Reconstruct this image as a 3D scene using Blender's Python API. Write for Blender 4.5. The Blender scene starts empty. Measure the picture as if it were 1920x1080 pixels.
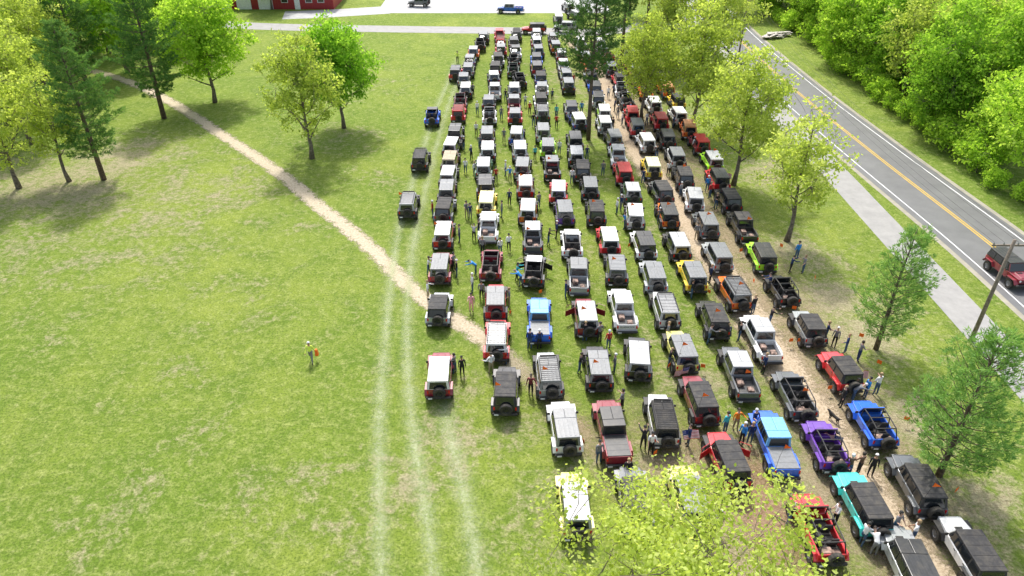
import bpy, bmesh, math, random
import numpy as np
from mathutils import Vector, Matrix, noise
rad=math.radians
rng=random.Random(7); NR=np.random.default_rng(7)
scene=bpy.context.scene; COLL=scene.collection
CAMH=33.2; TH=rad(33.1); F=1350.0
# site survey: plan coordinates (metres) of points measured on the ground
def G(u,v,h=0.0):
    dx=(u-960)/F; dy=(v-540)/F
    t=(CAMH-h)/(math.sin(TH)+dy*math.cos(TH))
    return (t*dx, t*(math.cos(TH)-dy*math.sin(TH)))
# ---------------------------------------------------------------- helpers
def link(o): COLL.objects.link(o); return o
def new_obj(name,me,parent=None,loc=(0,0,0),rot=0.0):
    o=bpy.data.objects.new(name,me); link(o); o.location=loc
    if rot: o.rotation_euler=(0,0,rot)
    if parent is not None: o.parent=parent
    return o
def tag(o,label,cat,group=None):
    o["label"]=label; o["category"]=cat
    if group: o["group"]=group
def bm_mesh(bm,name,mats=(),smooth=False):
    me=bpy.data.meshes.new(name)
    bmesh.ops.recalc_face_normals(bm,faces=bm.faces[:])
    bm.to_mesh(me); bm.free()
    for m in mats: me.materials.append(m)
    if smooth: me.polygons.foreach_set('use_smooth',[True]*len(me.polygons))
    return me
def hexa(bm,p,bev=0.0,seg=1,mi=0):
    vs=[bm.verts.new(q) for q in p]
    fs=[bm.faces.new([vs[i] for i in f]) for f in ((3,2,1,0),(4,5,6,7),(0,1,5,4),(1,2,6,5),(2,3,7,6),(3,0,4,7))]
    for f in fs: f.material_index=mi
    if bev>0:
        es=list({e for f in fs for e in f.edges})
        r=bmesh.ops.bevel(bm,geom=es,offset=bev,segments=seg,affect='EDGES',profile=0.6)
        for f in r['faces']: f.material_index=mi
def box(bm,x0,x1,y0,y1,z0,z1,bev=0.0,seg=1,mi=0):
    hexa(bm,[(x0,y0,z0),(x1,y0,z0),(x1,y1,z0),(x0,y1,z0),(x0,y0,z1),(x1,y0,z1),(x1,y1,z1),(x0,y1,z1)],bev,seg,mi)
def taper(bm,b,t,bev=0.0,seg=1,mi=0):
    (a0,w0,c0,a1,w1,c1)=b; (d0,v0,e0,d1,v1,e1)=t
    hexa(bm,[(-w0,a0,c0),(w0,a0,c0),(w1,a1,c1),(-w1,a1,c1),(-v0,d0,e0),(v0,d0,e0),(v1,d1,e1),(-v1,d1,e1)],bev,seg,mi)
def tube(bm,pts,rs,n=6,mi=0,cap=True):
    pts=[Vector(p) for p in pts]; rings=[]
    for i,p in enumerate(pts):
        d=(pts[min(i+1,len(pts)-1)]-pts[max(i-1,0)]).normalized()
        ref=Vector((1,0,0)) if abs(d.x)<0.9 else Vector((0,1,0))
        a=(ref-d*ref.dot(d)).normalized(); b=d.cross(a)
        rings.append([bm.verts.new(p+(a*math.cos(2*math.pi*k/n)+b*math.sin(2*math.pi*k/n))*rs[i]) for k in range(n)])
    for i in range(len(rings)-1):
        for k in range(n):
            f=bm.faces.new((rings[i][k],rings[i][(k+1)%n],rings[i+1][(k+1)%n],rings[i+1][k])); f.material_index=mi
    if cap:
        f=bm.faces.new(rings[0][::-1]); f.material_index=mi
        f=bm.faces.new(rings[-1]); f.material_index=mi
# ---------------------------------------------------------------- materials
def N(nt,t,**kw):
    n=nt.nodes.new(t)
    for k,v in kw.items():
        if k.startswith('i_'): n.inputs[k[2:].replace('_',' ')].default_value=v
        else: setattr(n,k,v)
    return n
def mixc(nt,fac,a,b,blend='MIX'):
    n=nt.nodes.new('ShaderNodeMix'); n.data_type='RGBA'; n.blend_type=blend
    for s,val in ((0,fac),(6,a),(7,b)):
        if isinstance(val,bpy.types.NodeSocket): nt.links.new(val,n.inputs[s])
        elif s==0: n.inputs[0].default_value=val
        else: n.inputs[s].default_value=(val[0],val[1],val[2],1)
    return n.outputs[2]
def mth(nt,op,a,b=None,clamp=False):
    n=nt.nodes.new('ShaderNodeMath'); n.operation=op; n.use_clamp=clamp
    for i,val in enumerate((a,b)):
        if val is None: continue
        if isinstance(val,bpy.types.NodeSocket): nt.links.new(val,n.inputs[i])
        else: n.inputs[i].default_value=val
    return n.outputs[0]
def mrange(nt,v,a,b,c=0.0,d=1.0,smooth=False):
    n=nt.nodes.new('ShaderNodeMapRange'); n.inputs[1].default_value=a; n.inputs[2].default_value=b
    n.inputs[3].default_value=c; n.inputs[4].default_value=d
    if smooth: n.interpolation_type='SMOOTHSTEP'
    nt.links.new(v,n.inputs[0]); return n.outputs[0]
def noi(nt,vec,scale,detail=4,rough=0.55,dist=0.0):
    n=nt.nodes.new('ShaderNodeTexNoise'); n.inputs['Scale'].default_value=scale; n.inputs['Detail'].default_value=detail
    n.inputs['Roughness'].default_value=rough; n.inputs['Distortion'].default_value=dist
    if vec is not None: nt.links.new(vec,n.inputs['Vector'])
    return n.outputs['Fac']
def base_mat(name):
    m=bpy.data.materials.new(name); m.use_nodes=True; nt=m.node_tree
    return m,nt,nt.nodes['Principled BSDF']
def simple(name,c,rough=0.6,metal=0.0,coat=0.0,var=0.15,scale=6.0,dust=0.0,spec=0.5):
    m,nt,b=base_mat(name)
    g=N(nt,'ShaderNodeNewGeometry')
    if var>0:
        f=noi(nt,g.outputs['Position'],scale,2)
        col=mixc(nt,1.0,c,mrange(nt,f,0.3,0.7,1-var,1+var),'MULTIPLY')
        if dust>0:
            f2=noi(nt,g.outputs['Position'],2.3,4,0.7)
            col=mixc(nt,mrange(nt,f2,0.45,0.8,0.02,dust),col,(0.30,0.26,0.19))
        nt.links.new(col,b.inputs['Base Color'])
    else: b.inputs['Base Color'].default_value=(*c,1)
    b.inputs['Roughness'].default_value=rough; b.inputs['Metallic'].default_value=metal
    b.inputs['Coat Weight'].default_value=coat; b.inputs['Coat Roughness'].default_value=0.12
    b.inputs['Specular IOR Level'].default_value=spec
    return m
PC={'white':(.74,.74,.73),'black':(.012,.012,.014),'red':(.58,.012,.02),'maroon':(.24,.01,.025),'grey':(.12,.13,.14),
'silver':(.42,.44,.45),'blue':(.01,.13,.68),'yellow':(.85,.62,.04),'lime':(.42,.82,.03),'orange':(.8,.17,.01),
'purple':(.13,.03,.36),'teal':(.05,.62,.55),'green':(.04,.13,.05),'cream':(.82,.76,.22),'navy':(.01,.03,.16)}
PAINT={k:simple('paint_'+k,v,0.32,0.0 if k not in('grey','silver') else .3,0.7,0.05,3,0.14) for k,v in PC.items()}
TOPS={'bs':('black soft top',simple('soft_top_black',(.024,.024,.027),0.75,var=.3,scale=9,dust=.25)),
'bh':('black hard top',simple('hard_top_black',(.03,.032,.036),0.36,var=.2,dust=.2)),
'wh':('white hard top',simple('hard_top_white',(.70,.70,.69),0.42,var=.08,dust=.2)),
'gh':('grey hard top',simple('hard_top_grey',(.18,.19,.20),0.38,var=.15,dust=.15)),
'sh':('pale silver top',simple('hard_top_silver',(.40,.41,.42),0.4,var=.12,dust=.15)),
'th':('tan soft top',simple('soft_top_tan',(.42,.36,.26),0.8,var=.15,dust=.1)),
'or':('orange top',simple('top_orange',(.5,.22,.08),0.6)),
'ye':('pale yellow top',simple('top_yellow',(.75,.72,.4),0.5)),
'rd':('red hard top',simple('top_red',(.5,.03,.03),0.45)),
'lb':('pale blue top',simple('top_pale_blue',(.15,.42,.72),0.45))}
M={'glass':simple('dark_glass',(.012,.015,.018),0.08,spec=.8,var=0),
'black':simple('black_plastic',(.02,.02,.022),0.55,dust=.2),
'tyre':simple('tyre_rubber',(.022,.021,.02),0.85,dust=.35),
'rim':simple('rim_alloy',(.28,.28,.29),0.35,0.6),
'rimb':simple('rim_black',(.03,.03,.03),0.35,0.3),
'redl':simple('tail_lamp_red',(.55,.01,.01),0.25,var=0),
'lamp':simple('lamp_glass',(.8,.8,.78),0.15,var=0),
'seat':simple('seat_fabric',(.045,.042,.04),0.85),
'plate':simple('plate_white',(.65,.66,.68),0.5),
'orange':simple('pennant_orange',(.9,.16,.01),0.7,var=.05),
'metal':simple('grey_metal',(.3,.3,.3),0.4,.7),
'bed':simple('bed_liner',(.06,.062,.065),0.7,dust=.3),
'cargo':simple('cargo_mixed',(.22,.15,.12),0.8,var=.9,scale=4),
'text':simple('decal_black',(.01,.01,.01),0.5,var=0)}
# ---------------------------------------------------------------- vehicles
def wheel_mesh(axis='X'):
    def rev(prof,n=26,tread=False):
        bm=bmesh.new(); rings=[]
        for k in range(n):
            a=2*math.pi*k/n; rr=[]
            for (r,x) in prof:
                r2=r*(0.975 if (tread and k%2 and r>0.42) else 1)
                if axis=='X': rr.append(bm.verts.new((x,r2*math.cos(a),r2*math.sin(a))))
                else: rr.append(bm.verts.new((r2*math.cos(a),x,r2*math.sin(a))))
            rings.append(rr)
        m=len(prof)
        for k in range(n):
            for i in range(m-1):
                bm.faces.new((rings[k][i],rings[(k+1)%n][i],rings[(k+1)%n][i+1],rings[k][i+1]))
        return bm
    ty=rev([(.24,-.12),(.40,-.14),(.435,-.11),(.445,-.04),(.445,.04),(.435,.11),(.40,.14),(.24,.12),(.24,-.12)],tread=True)
    tm=bm_mesh(ty,'tyre',[M['tyre']])
    bm=rev([(.24,-.10),(.225,-.10),(.19,-.05),(.07,-.045),(.06,-.09),(.001,-.09)])
    b2=rev([(.24,.10),(.225,.10),(.19,.05),(.07,.045),(.06,.09),(.001,.09)])
    t=bpy.data.meshes.new('t'); b2.to_mesh(t); b2.free(); bm.from_mesh(t)
    for k in range(5):
        a=2*math.pi*k/5
        for s in (-1,1):
            d=Vector((0,math.cos(a),math.sin(a))); q=Vector((0,-math.sin(a),math.cos(a)))
            pts=[]
            for xo in (s*.05,s*.085):
                for (rr,w) in ((.06,-.03),(.06,.03),(.225,.045),(.225,-.045)):
                    p=d*rr+q*w; p.x=xo; pts.append(p)
            if axis!='X': pts=[Vector((p.y,p.x,p.z)) for p in pts]
            hexa(bm,pts)
    rm=bm_mesh(bm,'rim',[M['rim']])
    return tm,rm
WX=wheel_mesh('X'); WY=wheel_mesh('Y')
def arch(bm,s,x0,x1,yc,hl,zt):
    a,b=(x0,x1) if s>0 else (-x1,-x0)
    box(bm,a,b,yc-hl*.72,yc+hl*.72,zt-.06,zt,.015)
    for q in (-1,1):
        y0=yc+q*hl*.72; y1=yc+q*hl*1.12
        ys=(y0,y1) if q>0 else (y1,y0); zs=(zt,zt-.30) if q>0 else (zt-.30,zt)
        hexa(bm,[(a,ys[0],zs[0]-.06),(b,ys[0],zs[0]-.06),(b,ys[1],zs[1]-.06),(a,ys[1],zs[1]-.06),
                 (a,ys[0],zs[0]),(b,ys[0],zs[0]),(b,ys[1],zs[1]),(a,ys[1],zs[1])],.008)
ZB=.62; ZW=1.22; ZT=1.90
def sx(z): return .775-(z-ZW)*.14
def pane(bm,s,y0,y1,z0,z1,off=.006,y0t=None,y1t=None):
    y0t=y0 if y0t is None else y0t; y1t=y1 if y1t is None else y1t
    p=[]
    for o in (-.02,off):
        p+= [(s*(sx(z0)+o),y0,z0),(s*(sx(z0)+o),y1,z0),(s*(sx(z1)+o),y1t,z1),(s*(sx(z1)+o),y0t,z1)]
    hexa(bm,p,.004)
def cage(bm,r):
    for s in (-1,1):
        tube(bm,[(s*.66,.55,1.2),(s*.62,.5,1.84),(s*.6,-.35,1.86),(s*.6,r+.35,1.80),(s*.68,r+.1,1.2)],[.04]*5,6)
        tube(bm,[(s*.70,-.35,1.0),(s*.60,-.35,1.86)],[.04]*2,6)
    for (y,z) in ((.5,1.84),(-.35,1.86),(r+.35,1.80)):
        tube(bm,[(-.61,y,z),(.61,y,z)],[.04]*2,6)
def vehicle_parts(kind):
    P=[]
    def add(name,fn,key,parent=-1,smooth=False):
        bm=bmesh.new(); fn(bm); P.append((name,parent,bm_mesh(bm,name,[None]),key,(0,0,0))); return len(P)-1
    pick=kind[0]=='p'; two=kind[0]=='2'; opn=kind in('4o','2o','4b')
    r={'4':-2.1,'2':-1.6,'p':-3.1}[kind[0]]; cr=-1.25 if pick else r
    ra={'4':-1.45,'2':-.98,'p':-2.05}[kind[0]]
    def body(bm):
        if pick:
            box(bm,-.78,.78,cr,.85,ZB,ZW,.04)
            box(bm,-.78,.78,r,cr-.03,ZB,ZB+.2,.02)
            for s in (-1,1):
                x0,x1=(.66,.78) if s>0 else (-.78,-.66)
                box(bm,x0,x1,r+.07,cr-.03,ZB+.18,ZW+.02,.03)
            box(bm,-.78,.78,cr-.12,cr-.03,ZB+.18,ZW+.02,.02)
        elif opn:
            box(bm,-.78,.78,r,.85,ZB,ZB+.12,.03)
            for s in (-1,1):
                x0,x1=(.68,.78) if s>0 else (-.78,-.68)
                box(bm,x0,x1,r,.85,ZB+.1,ZW,.03)
            box(bm,-.70,.70,r,r+.08,ZB+.1,ZW,.02)
            box(bm,-.74,.74,.55,.85,ZB+.1,ZW+.01,.04)
        else:
            box(bm,-.78,.78,r,.85,ZB,ZW,.045,2)
    add('body',body,'paint')
    if opn: add('floor_mat',lambda bm:box(bm,-.67,.67,r+.09,.54,ZB+.12,ZB+.14),'seat')
    add('chassis',lambda bm:(box(bm,-.42,.42,r+.1,1.95,.42,ZB+.01,.03),box(bm,-.75,.75,ra-.06,ra+.06,.38,.5,.03),box(bm,-.75,.75,1.39,1.51,.38,.5,.03)),'black')
    def hood(bm):
        taper(bm,(.85,.75,.72,2.02,.60,.72),(.85,.75,ZW,2.0,.60,1.12),.035,2)
        taper(bm,(.95,.40,ZW-.02,1.9,.30,1.10),(.98,.36,ZW+.045,1.86,.27,1.165),.015)
    hi=add('hood',hood,'paint')
    add('vent',lambda bm:box(bm,-.2,.2,1.12,1.26,ZW+.02,ZW+.052),'black',hi)
    gi=add('grille',lambda bm:box(bm,-.6,.6,2.02,2.08,.72,1.1,.02),'paint')
    add('grille_slots',lambda bm:[box(bm,i*.1-.03,i*.1+.03,2.07,2.085,.78,1.04,.008) for i in range(-3,4)],'black',gi)
    for s in (-1,1):
        add('headlight',lambda bm:tube(bm,[(s*.47,2.07,.98),(s*.47,2.11,.98)],[.09,.085],12),'lamp')
        add('fender',lambda bm:arch(bm,s,.60,.95,1.45,.62,1.02),'fend')
        add('fender',lambda bm:arch(bm,s,.775,.95,ra,.58,1.04),'fend')
        add('tail_light',lambda bm:box(bm,*((.66,.77) if s>0 else (-.77,-.66)),r-.035,r+.01,.88,1.12,.01),'redl')
        add('mirror',lambda bm:box(bm,*((.82,1.0) if s>0 else (-1.0,-.82)),.68,.76,1.26,1.44,.02),'black')
        spans=[(-.28,.72)] if two or opn else [(-.22,.72),(-1.12,-.26)]
        if pick: spans=[(-.22,.72),(-1.12,-.26)]
        for (a,b) in spans:
            di=add('door',lambda bm:box(bm,*((.775,.797) if s>0 else (-.797,-.775)),a,b,.66,ZW-.03,.008),'paint')
            add('handle',lambda bm:box(bm,*((.795,.825) if s>0 else (-.825,-.795)),a+.06,a+.22,1.08,1.12,.005),'black',di)
    add('bumper',lambda bm:box(bm,-.82,.82,r-.2,r-.02,.52,.70,.04),'black')
    add('bumper',lambda bm:(box(bm,-.80,.80,2.12,2.30,.52,.70,.04),box(bm,-.4,.4,2.0,2.15,.55,.66)),'black')
    add('number_plate',lambda bm:box(bm,-.70,-.42,r-.22,r-.205,.56,.68),'plate') 
    def wsf(bm):
        for s in (-1,1):
            a,b=(.66,.74)
            hexa(bm,[(s*a,.82,ZW),(s*b,.82,ZW),(s*b,.88,ZW),(s*a,.88,ZW),(s*(a-.06),.52,ZT-.03),(s*(b-.07),.52,ZT-.03),(s*(b-.07),.58,ZT-.03),(s*(a-.06),.58,ZT-.03)],.01)
        box(bm,-.67,.67,.51,.59,ZT-.08,ZT-.01,.01)
    wi=add('windshield',wsf,'paint')
    add('glass',lambda bm:hexa(bm,[(-.68,.84,ZW),(.68,.84,ZW),(.68,.86,ZW),(-.68,.86,ZW),(-.61,.545,ZT-.06),(.61,.545,ZT-.06),(.61,.565,ZT-.06),(-.61,.565,ZT-.06)]),'glass',wi)
    hard=kind in('4h','2h','4r','ph','pt'); soft=kind in('4s','2s')
    if hard or soft:
        zt=ZT
        add('top_shell',lambda bm:taper(bm,(cr+.01,sx(ZW)-.01,ZW-.01,.80,sx(ZW)-.03,ZW-.01),(cr+(.10 if hard else .22),sx(zt)-.01,zt-.05,.54,sx(zt)-.02,zt-.05),.02),'top')
        def roof(bm):
            w=sx(zt)+.012; yr=cr+(.06 if hard else .16)
            if hard:
                box(bm,-w,w,yr,-.34 if not pick else -.6,zt-.06,zt+.03,.035,2)
                ys=-.32 if not pick else -.58
                box(bm,-w,-.01,ys,.60,zt-.06,zt+.02,.025,2); box(bm,.01,w,ys,.60,zt-.06,zt+.02,.025,2)
                if not pick:
                    for x in (-.42,-.14,.14,.42): box(bm,x-.05,x+.05,yr+.12,-.45,zt+.02,zt+.043,.01)
            else:
                box(bm,-w,w,yr,.60,zt-.08,zt+.02,.06,2)
                for y in np.arange(yr+.3,.5,.62): box(bm,-w+.06,w-.06,y-.03,y+.03,zt+.0,zt+.035,.015)
        ri=add('roof',roof,'top')
        zl,zh=ZW+.05,zt-.12
        for s in (-1,1):
            if two: sp=[(-.25,.62,-.25,.48),(cr+.16,-.38,cr+.24,-.38)]
            elif pick: sp=[(-.20,.62,-.2,.48),(-1.06,-.28,-1.0,-.28)]
            else: sp=[(-.20,.62,-.2,.48),(-1.08,-.28,-1.08,-.28),(cr+.16,-1.2,cr+.26,-1.2)]
            for (a,b,c,d) in sp: add('window',lambda bm:pane(bm,s,a,b,zl,zh,.006,c,d),'glass')
        sl=(.10 if hard else .22)
        def rw(bm):
            def yy(z,o): return cr+.01+(z-ZW)/(zt-.05-ZW)*sl-o
            w0,w1=.60,.54
            hexa(bm,[(-w0,yy(zl,.012),zl),(w0,yy(zl,.012),zl),(w0,yy(zl,-.03),zl),(-w0,yy(zl,-.03),zl),(-w1,yy(zh,.012),zh),(w1,yy(zh,.012),zh),(w1,yy(zh,-.03),zh),(-w1,yy(zh,-.03),zh)],.004)
        add('rear_window',rw,'glass')
    else:
        add('roll_cage',lambda bm:cage(bm,cr),'black')
        for (x,y) in [(-.36,-.05),(.36,-.05)]+([(-.36,-.95),(.36,-.95)] if kind[0]=='4' else [(0,-1.0)]):
            add('seat',lambda bm:(box(bm,x-.24,x+.24,y-.25,y+.25,.76,.98,.06),hexa(bm,[(x-.23,y-.36,.95),(x+.23,y-.36,.95),(x+.23,y-.22,.95),(x-.23,y-.22,.95),(x-.2,y-.48,1.55),(x+.2,y-.48,1.55),(x+.2,y-.38,1.55),(x-.2,y-.38,1.55)],.04)),'seat')
        add('cargo',lambda bm:(box(bm,-.5,.1,cr+.15,cr+.6,.77,1.15,.05),box(bm,.15,.55,cr+.15,cr+.5,.77,1.05,.04)),'cargo')
        if kind=='4b': add('roof',lambda bm:box(bm,-.66,.66,-.42,.58,1.90,1.94,.015),'top')
    if kind=='4r':
        def rack(bm):
            z=ZT+.12
            for s in (-1,1):
                tube(bm,[(s*.62,cr+.15,z),(s*.62,.45,z)],[.022]*2,6); tube(bm,[(s*.62,cr+.15,z+.1),(s*.62,.45,z+.1)],[.018]*2,6)
                for y in (cr+.2,-.8,.4): tube(bm,[(s*.60,y,ZT-.02),(s*.62,y,z+.1)],[.018]*2,5)
            for y in np.arange(cr+.15,.5,.2): tube(bm,[(-.62,y,z),(.62,y,z)],[.018]*2,5)
            box(bm,-.55,.55,.46,.56,z-.02,z+.09,.02)
        add('roof_rack',rack,'black')
    if pick:
        add('tailgate',lambda bm:box(bm,-.70,.70,r-.01,r+.06,ZB+.16,ZW+.01,.02),'paint')
        if kind=='pt': add('bed_cover',lambda bm:(box(bm,-.70,.70,r+.05,cr-.05,ZW,ZW+.055,.015),[box(bm,-.69,.69,y,y+.02,ZW+.05,ZW+.062) for y in (-2.6,-2.15,-1.7)]),'top2')
        else:
            add('bed_liner',lambda bm:box(bm,-.655,.655,r+.07,cr-.13,ZB+.19,ZB+.23),'bed')
            add('cargo',lambda bm:(box(bm,-.5,-.05,-2.1,-1.5,ZB+.23,ZB+.55,.04),box(bm,.1,.5,-2.7,-2.2,ZB+.23,ZB+.45,.04)),'cargo')
    for s in (-1,1):
        for y in (1.45,ra):
            P.append(('wheel',-1,WX[0],'tyre',(s*.80,y,.445))); P.append(('rim',len(P)-1,WX[1],'rim',(0,0,0)))
    if not pick:
        P.append(('spare_wheel',-1,WY[0],'tyre',(.08,r-.17,1.06))); P.append(('rim',len(P)-1,WY[1],'rimb',(0,0,0)))
        add('spare_mount',lambda bm:box(bm,-.06,.22,r-.08,r+.0,.9,1.15,.02),'black')
    return P
KINDS=['4h','4s','4r','2h','2s','4o','2o','4b','ph','pt']
VP={k:vehicle_parts(k) for k in KINDS}
VOFF={'4':.0,'2':-.3,'p':.45}
def key_mats(paint,top,fend):
    return lambda key:(PAINT[paint] if key=='paint' else TOPS[top][1] if key=='top' else TOPS['gh' if paint=='blue' else 'bh'][1] if key=='top2' else
        (PAINT[paint] if fend else M['black']) if key=='fend' else M[key])
ORDER=['paint','top','top2','fend','glass','black','tyre','rim','rimb','redl','lamp','seat','plate','orange','metal','bed','cargo']
def merged(kind):
    bm=bmesh.new()
    for (name,par,me,key,loc) in VP[kind]:
        t=me.copy(); l=Vector(loc)
        if par>=0: l=l+Vector(VP[kind][par][4])
        t.transform(Matrix.Translation(l))
        n0=len(bm.faces); bm.from_mesh(t); bm.faces.ensure_lookup_table()
        ix=ORDER.index(key)
        for f in bm.faces[n0:]: f.material_index=ix
    me=bpy.data.meshes.new('off_road_car'); bm.to_mesh(me); bm.free()
    for k in ORDER: me.materials.append(M.get(k))
    return me
MERG={k:merged(k) for k in KINDS}
def antenna_mesh():
    bm=bmesh.new(); tube(bm,[(0,0,0),(0.02,-.02,1.2),(.12,-.1,2.3)],[.012,.01,.006],5); a=bm_mesh(bm,'antenna',[M['black']])
    bm=bmesh.new()
    vs=[bm.verts.new(p) for p in ((.12,-.10,2.28),(.10,-.08,1.95),(.46,-.2,2.10),(.12,-.115,2.28),(.10,-.095,1.95),(.46,-.215,2.10))]
    bm.faces.new(vs[:3]); bm.faces.new(vs[3:][::-1]); b=bm_mesh(bm,'pennant',[M['orange']]); return a,b
ANT=antenna_mesh()
def dooropen_mesh(s):
    bm=bmesh.new(); x0,x1=(0,.03) if s>0 else (-.03,0)
    box(bm,x0,x1,-.9,0,.0,.52,.01); 
    for p in ([(0,-.88,.52),(0,-.86,.98)],[(0,-.86,.98),(0,-.2,.98)],[(0,-.2,.98),(0,-.02,.52)]): tube(bm,p,[.02,.02],5)
    return bm_mesh(bm,'open_door',[None])
DO={s:dooropen_mesh(s) for s in (-1,1)}
GROUPV="off-road cars parked in rows on the field"
def place_vehicle(x,y,kind,paint,top,rot=0.0,parts=True,doors=False,ant=False,where='parked on grass',group=GROUPV,fend=None):
    off=VOFF[kind[0]]; c,s=math.cos(rot),math.sin(rot)
    loc=(x-s*off, y+c*off, 0.0)
    if fend is None: fend=rng.random()<.35
    km=key_mats(paint,top,fend)
    nm='pickup_truck' if kind[0]=='p' else 'off_road_car'
    cat='pickup truck' if kind[0]=='p' else 'off-road car'
    if kind[0]=='p': desc='%s pickup truck with %s'%(paint,TOPS[top][0])
    elif kind in('4o','2o'): desc='%s open-top off-road car with roll cage'%paint
    elif doors: desc='%s off-road car with open doors'%paint
    elif kind=='4r': desc='%s off-road car with roof rack'%paint
    else: desc='%s off-road car with %s'%(paint,TOPS[top][0])
    if not parts:
        o=new_obj(nm,MERG[kind],None,loc,rot)
        for i,k in enumerate(ORDER):
            if k in('paint','top','top2','fend'):
                o.material_slots[i].link='OBJECT'; o.material_slots[i].material=km(k)
        tag(o,desc+' '+where,cat,group); return o
    root=new_obj(nm,None,None,loc,rot); root.empty_display_size=.5
    tag(root,desc+' '+where,cat,group)
    obs=[]
    for (name,par,me,key,l) in VP[kind]:
        o=bpy.data.objects.new(name,me); link(o); o.location=l
        o.parent=root if par<0 else obs[par]
        o.material_slots[0].link='OBJECT'; o.material_slots[0].material=km(key); obs.append(o)
    if ant:
        a=new_obj('antenna',ANT[0],root,(-.7,{'4':-2.0,'2':-1.5,'p':-3.0}[kind[0]],1.0)); new_obj('pennant',ANT[1],a)
    if doors:
        for sd in (-1,1):
            d=new_obj('open_door',DO[sd],root,(sd*.8,.74,.66)); d.rotation_euler=(0,0,sd*rad(55))
            d.material_slots[0].link='OBJECT'; d.material_slots[0].material=km('paint')
    return root
NEAR="""826 697 4h maroon wh
825 574 2s silver bs
827 498 4h maroon gh
832 436 4h red wh
835 390 4s grey bs
838 355 4h maroon gh
841 328 4h white sh
845 300 4h maroon th
848 273 4h black wh
855 247 4h black bh
767 381 4r black sh
789 297 4r black bh
811 216 4b blue bh f
855 135 4h red bh f
948 727 4s black bs a
931 632 4r red wh
929 562 4h red gh
921 493 4o maroon bs
916 422 ph white wh
914 378 4h yellow ye
910 345 4h black bh
908 312 4h green sh
914 281 4h black wh
914 252 4h maroon gh
1028 697 4r silver gh a
1010 594 pt blue lb
1002 503 4b black wh d
999 440 ph grey sh
990 392 4h orange wh
985 347 4h red wh
980 312 4h silver gh
975 280 4h white wh
970 252 4h blue sh
1120 685 4h black gh
1097 590 4h maroon sh d
1085 512 ph silver gh
1072 452 4b white wh
1057 395 4h purple gh
1047 357 4h red wh
1035 312 ph black gh
1027 275 4h lime gh
1018 246 4h white gh
1195 668 4h black sh
1168 577 ph white wh t
1155 500 4s black gh
1140 447 4h red wh
1117 395 4s black bs
1106 350 4h black gh
1092 317 4s black bs
1080 290 4h black sh
1077 262 4h grey bh
1275 655 4h cream gh a
1247 577 4r white sh
1225 515 4h silver gh
1207 455 4h white bh
1190 402 4h white wh
1183 358 2h green sh
1168 322 4h red rd f
1158 290 ph white sh
1150 258 4h black gh
1132 232 4h silver wh
1132 210 4h lime wh
1058 797 4h white gh
1147 802 pt maroon bh
1240 783 4r white bs
1310 745 4s maroon bs a
1385 695 ph grey sh a
1337 595 4s black bs
1298 513 4h yellow gh f
1270 457 4h black sh
1250 400 4h orange bh
1240 357 4s grey bs
1222 312 4h yellow ye f
1210 265 4h white wh
1193 237 4h red gh f
1185 213 4h red rd f
1428 630 ph white sh f
1375 545 4r orange gh
1345 477 4h silver gh
1322 418 4h grey gh a
1300 370 4h white sh
1280 330 4s black bs
1266 293 4h white gh
1250 258 4h black bh
1237 225 4h red rd f
1225 195 4h white wh
1488 735 4o grey bs
1513 610 2s silver bs
1467 540 2o black bs
1427 477 4h lime bh f
1393 422 ph black bs
1365 372 4s black bs
1345 333 4h red bh f
1335 300 4h lime sh f
1310 267 4h maroon rd f
1290 240 4h orange or f
1271 215 4h white wh
1573 690 2s red bs f
1635 788 2o blue lb f
1452 825 pt blue lb af
1548 828 2o purple bs f
1362 858 4s red bs d
1717 905 4s grey bs
1617 940 4s teal bs f
1532 985 4o red bs f
1815 1030 4s white bs
1702 1050 4h silver bh
1290 928 4h cream gh f
1187 930 4s grey bs
1075 940 4h cream sh f"""
WORLD_V=[]
for ln in NEAR.split('\n'):
    t=ln.split(); x,y=G(float(t[0]),float(t[1]),1.0)
    fl=t[5] if len(t)>5 else ''
    WORLD_V.append((round(x,1),round(y,1),t[2],t[3],t[4],fl))
def lerp(pts,y):
    if y<=pts[0][0]: return pts[0][1]
    for (a,b),(c,d) in zip(pts,pts[1:]):
        if y<=c: return b+(d-b)*(y-a)/(c-a)
    return pts[-1][1]
COLS=[[(78,-7.2),(100,-6.9),(115,-6.3),(133,-5.0)],[(78,-3.1),(133,-2.1)],[(78,.6),(133,.7)],[(78,4.5),(133,3.9)],[(74,8.0),(133,7.6)],
[(74,12.4),(132,11.4)],[(78,15.9),(132,15.0)],[(78,19.2),(132,18.6)],[(78,22.5),(132,22.2)]]
START=[91.5,90.5,90.5,91.5,88.5,97,96.5,100.5,96.5]
ENDS=[134,135,135,134,133,131,126,122,118]
FP=['white','black','red','maroon','grey','black','black','white','blue','green','orange','red','navy','black','red']
FPR=['red','red','orange','white','black','maroon','yellow','grey','red','blue','white']
FT=['wh','sh','gh','bh','bs','wh','gh','bh','bh','sh','gh','bs']
FK=['4h','4h','4h','4s','2h','4r','ph','4h','4o','2s']
for ci,col in enumerate(COLS):
    y=START[ci]
    while y<ENDS[ci]:
        k=rng.choice(FK); p=rng.choice(FP if ci<5 else FPR)
        if rng.random()>.02:
            tp=rng.choice(FT)
            if p in('red','orange') and rng.random()<.3: tp={'red':'rd','orange':'or'}[p]
            WORLD_V.append((lerp(col,y)+rng.uniform(-.5,.5),y,k,p,tp,'f' if ci>=5 else ''))
        y+=(5.6 if k[0]=='p' else 4.7)+max(0,rng.gauss(.05,.4))
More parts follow.
